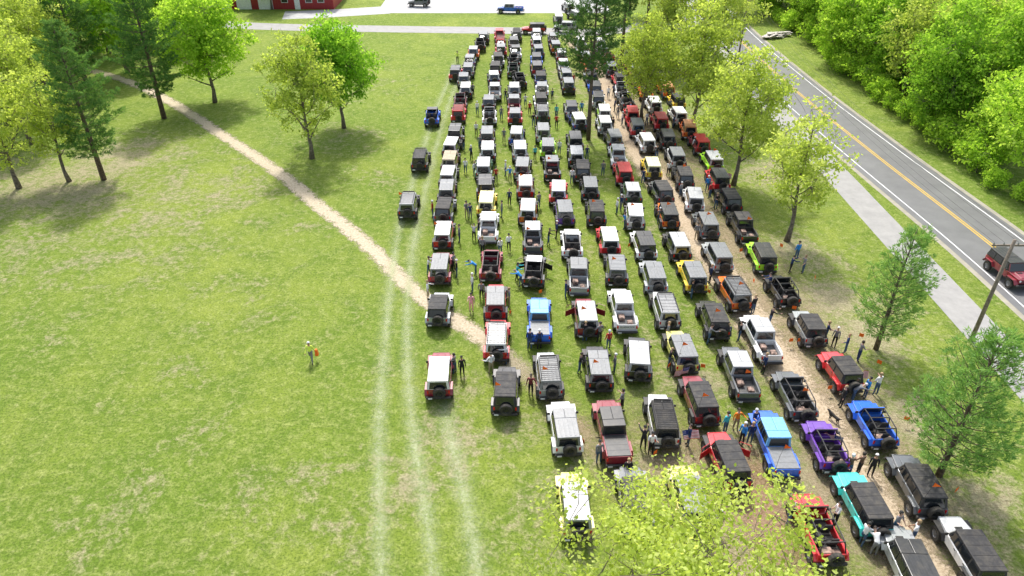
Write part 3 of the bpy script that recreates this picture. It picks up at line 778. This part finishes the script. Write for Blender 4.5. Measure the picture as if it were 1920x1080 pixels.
# ---------------------------------------------------------------- people
def person_mesh(lean=0,tl=(0,0),tr=(0,0),al=(5,8,10),ar=(5,8,10),female=False):
    def dr(p,o,s): p=rad(p);o=rad(o); return Vector((s*math.sin(o),math.sin(p)*math.cos(o),-math.cos(p)*math.cos(o)))
    hw=.09
    legs=[]
    for s,(p,kn) in ((-1,tl),(1,tr)):
        hip=Vector((s*hw,0,0)); knee=hip+dr(p,3,s)*.44; ank=knee+dr(p-kn,1,s)*.42; legs.append((hip,knee,ank))
    low=min(l[2].z for l in legs); up=Vector((0,0,-low+.08))
    L=rad(lean); ax=Vector((0,math.sin(L),math.cos(L))); pel=up+Vector((0,0,.04))
    V=[];E=[];Rd=[];Mt=[]
    def v(p,r): V.append(p); Rd.append(r); return len(V)-1
    def e(a,b,m): E.append((a,b)); Mt.append(m)
    p0=v(pel,(.145,.11)); p1=v(pel+ax*.18,(.13,.10)); p2=v(pel+ax*.38,(.165,.115)); p3=v(pel+ax*.50,(.10,.08)); e(p0,p1,1); e(p1,p2,1); e(p2,p3,1)
    nk=v(pel+ax*.57,(.055,.055)); hb=v(pel+ax*.64+Vector((0,.015,0)),(.075,.085)); ht=v(pel+ax*.76+Vector((0,.01,0)),(.078,.09)); e(p3,nk,0); e(nk,hb,0); e(hb,ht,0)
    for (h,k,a) in legs:
        i=v(h+up,(.095,.10)); j=v(k+up,(.06,.065)); q=v(a+up,(.042,.045)); t=v(a+up+Vector((0,.15,-.045)),(.045,.03)); e(p0,i,2); e(i,j,2); e(j,q,2); e(q,t,4)
    hands=[]
    for s,(p,o,el) in ((-1,al),(1,ar)):
        sh=pel+ax*.46+Vector((s*.19,0,0)); eb=sh+dr(p+lean*.3,o,s)*.29; wr=eb+dr(p+lean*.3+el,o*.6,s)*.25; hd=wr+dr(p+lean*.3+el,o*.5,s)*.07
        i=v(sh,(.06,.06)); j=v(eb,(.045,.045)); q=v(wr,(.03,.03)); t=v(hd,(.038,.02)); e(p2,i,1); e(i,j,1); e(j,q,1 if not female else 0); e(q,t,0); hands.append((wr,hd,s))
    me=bpy.data.meshes.new('p'); me.from_pydata([tuple(x) for x in V],E,[]); o=link(bpy.data.objects.new('p',me))
    o.modifiers.new('s','SKIN'); sb=o.modifiers.new('u','SUBSURF'); sb.levels=1
    sk=me.skin_vertices[0].data
    for i,r_ in enumerate(Rd): sk[i].radius=r_
    sk[0].use_root=True
    bpy.context.view_layer.update()
    m2=bpy.data.meshes.new_from_object(o.evaluated_get(bpy.context.evaluated_depsgraph_get())); bpy.data.objects.remove(o)
    bm=bmesh.new(); bm.from_mesh(m2)
    for f in bm.faces:
        c=f.calc_center_median(); best=9;bi=0
        for (a,b_),m_ in zip(E,Mt):
            A=V[a];D=V[b_]-A; t=max(0,min(1,(c-A).dot(D)/D.length_squared)); d=(c-(A+D*t)).length
            if d<best: best=d;bi=m_
        f.material_index=bi; f.smooth=True
    hc=pel+ax*.71
    def blob(c,r,mi,sc=(1,1,1)):
        res=bmesh.ops.create_icosphere(bm,subdivisions=2,radius=1,matrix=Matrix.Translation(c)@Matrix.Rotation(-L,4,'X')@Matrix.Diagonal((r*sc[0],r*sc[1],r*sc[2],1)))
        for vv in res['verts']:
            for f in vv.link_faces: f.material_index=mi; f.smooth=True
    blob(hc+Vector((0,.105,-.0)),.018,0,(.8,1,1.3))
    for s in (-1,1):
        blob(hc+Vector((s*.088,.0,0)),.025,0,(.4,.8,1)); blob(hc+Vector((s*.033,.092,.02)),.012,5)
    blob(hc+Vector((0,.095,-.045)),.02,6,(1.2,.4,.35))
    for (wr,hd,s) in hands:
        d=(hd-wr).normalized(); sd=Vector((0,1,0))-d*d.y; sd=sd.normalized() if sd.length>.1 else Vector((1,0,0))
        for k,ln in enumerate((.065,.075,.07,.055)):
            b0=hd+sd*(k-1.5)*-.018; tube(bm,[b0-d*.01,b0+d*ln*.5,b0+d*ln+Vector((-s*.015,0,0))],[.009,.0085,.006],5)
        tube(bm,[wr+d*.03+sd*.02,wr+d*.06+sd*.045,wr+d*.095+sd*.05],[.011,.01,.007],5)
    me3=bpy.data.meshes.new('person')
    for k in range(7): me3.materials.append(M['black'])
    bm.to_mesh(me3); bm.free()
    hb_=bmesh.new(); bmesh.ops.create_icosphere(hb_,subdivisions=3,radius=1,matrix=Matrix.Translation(hc+ax*.02+Vector((0,-.012,.0)))@Matrix.Rotation(-L,4,'X')@Matrix.Diagonal((.105,.118,.125,1)))
    bmesh.ops.delete(hb_,geom=[q for q in hb_.verts if (q.co-hc).dot(ax)<(-.12 if female else -.01) or ((q.co-hc).y>.05 and (q.co-hc).dot(ax)<.06)],context='VERTS')
    hm=bm_mesh(hb_,'hair',[M['black']],True)
    return me3,hm
POSE={'st':person_mesh(),'ak':person_mesh(0,(2,0),(-4,2),(10,35,75),(-5,12,20)),'wk':person_mesh(4,(24,8),(-18,22),(-25,8,15),(25,8,25)),
'bd':person_mesh(55,(8,10),(2,6),(55,8,15),(60,10,10)),'rc':person_mesh(8,(6,4),(-6,6),(80,8,15),(60,12,40)),'ph':person_mesh(3,(0,0),(6,8),(25,10,95),(10,8,30),True),'fs':person_mesh(2,(2,2),(-2,2),(12,12,30),(30,10,80),True)}
SK=[simple('skin_a',(.55,.34,.25),.6),simple('skin_b',(.4,.22,.14),.6)]
CL={'white':(.8,.8,.8),'black':(.015,.015,.018),'navy':(.015,.035,.12),'blue':(.03,.25,.65),'grey':(.2,.2,.21),'red':(.5,.03,.03),'orange':(.85,.22,.02),'pink':(.9,.42,.48),'maroon':(.2,.03,.04),'yellow':(.72,.85,.12),'teal':(.05,.45,.5),'khaki':(.35,.28,.18),'denim':(.06,.11,.2),'brown':(.15,.08,.05)}
CM={k:simple('cloth_'+k,v,.85) for k,v in CL.items()}
HM=[simple('hair_dark',(.03,.02,.015),.6),simple('hair_fair',(.35,.24,.12),.6),simple('cap_black',(.02,.02,.02),.8),simple('cap_white',(.7,.7,.7),.8)]
PT={'st':'standing still','ak':'standing hand on hip','wk':'walking mid-stride','bd':'bending forward','rc':'reaching towards a car','ph':'looking at a phone','fs':'standing and talking'}
PEO="""585 678 wk yellow grey 180|867 705 st black black 200|853 700 fs grey denim 60|921 700 ak white khaki 40|951 682 rc white denim 90|993 655 st navy denim 10|1011 655 st navy black 20|995 740 ak maroon black 170
857 520 st black denim 90|851 508 fs grey black 250|804 515 rc white denim 270|893 515 bd blue denim 90|884 584 fs pink pink 180|886 548 st white denim 100|903 562 st grey black 0|803 560 ak white khaki 270|969 527 rc teal black 270|977 537 bd blue denim 60|954 470 wk white black 0|941 408 st grey denim 90
882 412 st navy grey 30|875 408 fs grey khaki 200|898 445 st black denim 90|889 452 bd grey black 0|1028 460 rc black denim 270|1043 447 st navy black 90|930 342 st red black 20|956 340 ak blue khaki 0|948 330 st white denim 80|1086 700 rc black denim 270|1151 700 st grey denim 90|1096 640 st black denim 0|1123 642 ak grey black 30
1122 868 st grey denim 200|1205 842 rc black black 0|1219 850 ph white black 180|1289 835 st navy denim 90|1378 806 ak orange khaki 190|1358 812 st teal denim 30|1389 833 st blue black 120|1410 806 fs navy black 200|1404 832 st navy denim 0|1327 645 rc grey denim 270|1361 642 st navy black 0|1384 640 st black denim 60
1441 612 rc black denim 270|1562 650 st grey black 140|1583 662 ak navy denim 60|1607 677 fs grey navy 270|1575 762 st black black 90|1596 752 bd grey denim 270|1620 746 st blue denim 90|1492 487 st blue denim 20|1480 512 rc navy black 270|1504 512 fs grey denim 90|1440 548 rc navy khaki 90
1630 892 st black black 160|1607 890 ph brown black 20|1587 892 fs brown denim 340|1475 985 rc black denim 270|1562 985 ph white black 90|1613 1022 rc white denim 300|1636 1042 bd white grey 0|1672 1002 fs grey denim 200|1707 1018 ph white denim 60|1253 690 rc black denim 270|1269 703 st black denim 10
1250 640 st grey denim 80|1360 375 st grey navy 60|1341 392 fs black denim 200|1156 402 st white denim 100|1163 395 ak navy grey 300|1201 272 st blue black 10|1166 235 st white denim 60|1174 230 fs black black 160|1158 222 st grey denim 0|1181 216 ak blue denim 90|1148 246 st black grey 30|1165 205 st grey denim 20|1152 210 st navy black 70
873 325 st white denim 0|884 300 fs navy black 50|945 268 st grey khaki 0|1003 300 st teal black 20|1010 265 ak white denim 90|1000 238 st black denim 0|1043 240 fs red black 0|1062 225 st white denim 10|940 225 st grey denim 0|893 255 st white black 0|1100 300 st navy denim 0|1230 300 st black denim 0|1275 370 st grey denim 40|1320 440 rc navy denim 90
858 118 ak yellow black 0|887 180 st grey black 0|895 215 st white denim 0|1035 190 st navy black 0|1090 215 st blue denim 0|948 190 st black denim 0|985 200 fs white denim 0|970 130 st grey denim 0|1075 160 st red denim 0|1020 150 st navy grey 0|1305 450 st grey khaki 0|1240 245 st navy denim 0|1252 330 st white black 0|1385 440 ph grey denim 0|1295 560 st black denim 270|938 478 st white denim 20|905 478 st grey black 0|812 408 st red denim 90
1343 1000 st grey denim 0|1640 740 fs white denim 20|1430 700 st navy black 90|1175 900 st black denim 0|1545 640 fs navy denim 250|1218 480 st white denim 80|1060 560 st navy denim 270|955 575 fs grey khaki 90|1140 655 st red denim 20|862 455 st grey navy 90|1128 470 st black denim 0|1170 430 fs blue denim 90|1010 390 st grey denim 30|955 385 st navy black 0|1072 345 st white denim 0|1130 330 st grey denim 0|870 282 st black denim 60|1048 290 st white denim 0|1205 345 st navy denim 0|1235 420 st grey denim 0|1330 530 st navy black 90|1410 590 st black denim 30|1165 770 fs grey black 60
1325 360 st blue denim 0|1330 372 st red denim 40|1212 235 fs white denim 30|1262 240 st navy denim 90|1255 210 st grey black 0|1290 265 fs red denim 0|1300 285 st white black 30|1215 205 st blue denim 0|1240 190 fs grey denim 0|1140 185 st white denim 0|1150 180 fs navy black 40|1325 310 st grey denim 0|1100 245 st grey denim 0|1043 222 st teal denim 0|993 215 st red black 0|900 280 st grey denim 0|890 330 st white denim 50"""
WP=[]
for seg in PEO.replace('\n','|').split('|'):
    u,v,ps,sh,tr_,ro=seg.split(); x,y=G(float(u),float(v)); WP.append((round(x,2),round(y,2),ps,sh,tr_,float(ro)))
for i,(x,y,ps,sh,tr_,ro) in enumerate(WP):
    me,hm=POSE[ps]; o=new_obj('person',me,None,(x,y,0),rad(ro)); s=rng.uniform(.99,1.08); o.scale=(s,s,s)
    sk=SK[0 if rng.random()<.85 else 1]; hair=rng.choice(HM) if i else HM[3]
    for k,mt in enumerate((sk,CM[sh],CM[tr_],hair,CM['black'],M['black'],CM['maroon'])):
        o.material_slots[k].link='OBJECT'; o.material_slots[k].material=mt
    h=new_obj('cap' if 'cap' in hair.name else 'hair',hm,o); h.material_slots[0].link='OBJECT'; h.material_slots[0].material=hair
    tag(o,'person in %s top and %s trousers %s'%(sh,tr_,PT[ps]),'person','people among the parked cars')
    if i==0:
        o["label"]='person in bright yellow safety vest walking across grass with orange bag'
        bm=bmesh.new(); hexa(bm,[(-.50,-.30,.45),(-.27,-.30,.45),(-.27,-.02,.45),(-.50,-.02,.45),(-.44,-.26,.95),(-.30,-.26,.95),(-.30,-.08,.95),(-.44,-.08,.95)],.02)
        new_obj('orange_bag',bm_mesh(bm,'orange_bag',[M['orange']]),o)
# ---------------------------------------------------------------- poles, flags, bits
WOOD=simple('weathered_pole_wood',(.20,.165,.13),.9,var=.3)
def pole(x,y,h,lab):
    r=new_obj('utility_pole',None,None,(x,y,0)); tag(r,lab,'utility pole')
    bm=bmesh.new(); tube(bm,[(0,0,-.1),(0,0,h)],[.16,.11],10); new_obj('post',bm_mesh(bm,'post',[WOOD],True),r)
    bm=bmesh.new(); box(bm,-1.3,1.3,.12,.22,h-.6,h-.47,.01); ca=new_obj('crossarm',bm_mesh(bm,'crossarm',[WOOD]),r)
    for xx in (-1.2,-.5,.5,1.2):
        bm=bmesh.new(); tube(bm,[(xx,.17,h-.48),(xx,.17,h-.4),(xx,.17,h-.3)],[.03,.06,.03],8); new_obj('insulator',bm_mesh(bm,'insulator',[M['metal']]),ca)
px_,py_=G(1820,640); pole(px_,py_,8.8,'weathered wooden utility pole with crossarm beside the path')
p2=G(1386,98); pole(p2[0],p2[1],8.8,'wooden utility pole beside the far road')
for xo in (-1.2,-.5,.5,1.2):
    bm=bmesh.new(); A=np.array([px_+xo,py_+.17,8.5]);B=np.array([p2[0]+xo,p2[1]+.17,8.5]); pts=[A+(B-A)*t+np.array([0,0,-1.6*4*t*(1-t)]) for t in np.linspace(0,1,14)]
    tube(bm,pts,[.012]*14,4); w=new_obj('power_line',bm_mesh(bm,'power_line',[M['black']])); tag(w,'thin black power line strung between poles','power line','power lines between poles')
bm=bmesh.new(); tube(bm,[(0,0,0),(0,0,.8)],[.006,.006],4); f0=bm_mesh(bm,'stake',[M['metal']])
bm=bmesh.new(); box(bm,0,.32,-.004,.004,.5,.8); f1=bm_mesh(bm,'flag',[M['orange']])
for (u,v) in [(1790,930),(1285,690),(1095,845),(1484,650),(1607,640),(1548,740),(1640,690),(1525,530),(1412,540),(1400,560),(1230,860),(1320,700),(1575,705),(1700,800),(1330,560),(1010,560),(955,600),(1150,545),(1490,590),(1390,480),(1190,610),(1080,620),(1250,700),(1460,470),(1500,650),(780,390),(800,300),(1180,470)]:
    x,y=G(u,v); o=new_obj('marker_flag',f0,None,(x,y,0),rng.uniform(0,6)); new_obj('flag',f1,o); tag(o,'small orange marker flag on wire stake in grass','marker flag','orange marker flags')
FR=simple('flag_red',(.5,.02,.03),.8);FW=simple('flag_white',(.75,.75,.75),.8);FB=simple('flag_blue',(.02,.04,.2),.8)
def flag_meshes():
    bm=bmesh.new(); tube(bm,[(0,0,0),(0,0,1.9)],[.015,.012],6); a=bm_mesh(bm,'staff',[M['metal']])
    bm=bmesh.new(); nx,nz=14,13; g_=[[bm.verts.new((1.4*i/nx,.10*math.sin(i*.9)*(i/nx),1.88-.75*j/nz-.25*(i/nx)**2)) for i in range(nx+1)] for j in range(nz+1)]
    for j in range(nz):
        for i in range(nx):
            f=bm.faces.new((g_[j][i],g_[j][i+1],g_[j+1][i+1],g_[j+1][i])); f.material_index=2 if (j<7 and i<6) else j%2
    for j in range(5):
        for i in range(5):
            c=g_[j+1][i].co+Vector((.06,0,0))
            for sd in (-.006,.006):
                bm.faces.new([bm.verts.new(c+Vector((dx,sd,dz))) for dx,dz in ((-.014,-.014),(.014,-.014),(.014,.014),(-.014,.014))]).material_index=1
    return a,bm_mesh(bm,'cloth',[FR,FW,FB])
FA,FC=flag_meshes()
for (u,v,ro,t) in [(1378,905,60,25),(1288,852,20,35),(1572,848,150,10),(938,505,100,5),(1285,715,200,8),(1352,350,10,10),(1605,735,30,10)]:
    x,y=G(u,v); o=new_obj('national_flag',FA,None,(x,y,0)); o.rotation_euler=(rad(-t),0,rad(ro)); o.scale=(.8,.8,.8); new_obj('cloth',FC,o)
    tag(o,'striped red, white and blue flag on a staff','flag','flags among the cars')
def dog():
    V=[(0,-.3,.42),(0,0,.43),(0,.28,.45),(0,.42,.58),(0,.52,.62),(0,.64,.58),(0,-.42,.5),(0,-.55,.6)];Rr=[(.09,.1),(.1,.11),(.11,.13),(.07,.08),(.07,.07),(.035,.035),(.03,.03),(.012,.012)]
    E=[(0,1),(1,2),(2,3),(3,4),(4,5),(0,6),(6,7)]
    for s in (-1,1):
        i=len(V); V+=[(s*.08,.27,.3),(s*.08,.26,.15),(s*.08,.29,.02)];Rr+=[(.045,.045),(.03,.03),(.03,.025)];E+=[(2,i),(i,i+1),(i+1,i+2)]
        i=len(V); V+=[(s*.08,-.24,.28),(s*.08,-.36,.16),(s*.08,-.32,.02)];Rr+=[(.055,.06),(.028,.03),(.03,.025)];E+=[(0,i),(i,i+1),(i+1,i+2)]
    me=bpy.data.meshes.new('dog'); me.from_pydata(V,E,[]); o=link(bpy.data.objects.new('dogt',me)); o.modifiers.new('s','SKIN'); o.modifiers.new('u','SUBSURF').levels=1
    for i,r_ in enumerate(Rr): me.skin_vertices[0].data[i].radius=r_
    me.skin_vertices[0].data[0].use_root=True; bpy.context.view_layer.update()
    m2=bpy.data.meshes.new_from_object(o.evaluated_get(bpy.context.evaluated_depsgraph_get())); bpy.data.objects.remove(o)
    m2.materials.clear(); m2.materials.append(simple('dog_fur',(.02,.018,.016),.8)); x,y=G(1562,790)
    q=new_obj('dog',m2,None,(x,y,0),rad(30)); tag(q,'black dog standing on the sandy track','dog')
dog()
bm=bmesh.new()
for i in range(22):
    a=rng.uniform(-.5,.5); x=rng.uniform(-2,2); y=rng.uniform(-.8,.8); z=.1+.07*i*.5; L=rng.uniform(1,1.8); w=rng.uniform(.1,.4); c,s=math.cos(a),math.sin(a)
    hexa(bm,[(x+c*dx-s*dy,y+s*dx+c*dy,zz) for zz in (z-.08,z) for dx,dy in ((-L,-w),(L,-w),(L,w),(-L,w))])
x,y=G(1455,70); o=new_obj('debris_pile',bm_mesh(bm,'debris_pile',[simple('debris_pale',(.5,.46,.42),.8,var=.6,scale=2)]),None,(x,y,0),.4); tag(o,'heap of pale boards and debris beside the road','debris pile')
# ---------------------------------------------------------------- light, camera
w=bpy.data.worlds.new("World"); scene.world=w; w.use_nodes=True; nt=w.node_tree
EL,AZ=rad(55),rad(-8)
sky=N(nt,'ShaderNodeTexSky'); sky.sky_type='NISHITA'; sky.sun_disc=False; sky.sun_elevation=EL; sky.sun_rotation=AZ; sky.dust_density=3.5
hs=N(nt,'ShaderNodeHueSaturation'); hs.inputs['Saturation'].default_value=.6; nt.links.new(sky.outputs[0],hs.inputs['Color'])
nt.links.new(hs.outputs[0],nt.nodes['Background'].inputs[0]); nt.nodes['Background'].inputs[1].default_value=.27
sd=bpy.data.lights.new('sun','SUN'); sd.energy=4.3; sd.angle=rad(3.0); sd.color=(1,.965,.90); so=link(bpy.data.objects.new('sun',sd))
dv=Vector((math.sin(AZ)*math.cos(EL),math.cos(AZ)*math.cos(EL),math.sin(EL))); so.rotation_euler=(-dv).to_track_quat('-Z','Y').to_euler(); so.location=(0,60,80)
cam=bpy.data.cameras.new('camera'); cam.sensor_width=36; cam.lens=F/1920*36; cam.clip_end=3000; co=link(bpy.data.objects.new('camera',cam)); co.location=(0,0,CAMH); co.rotation_euler=(rad(90)-TH,0,0); scene.camera=co
scene.view_settings.view_transform='Standard'; scene.view_settings.look='None'; scene.view_settings.exposure=0
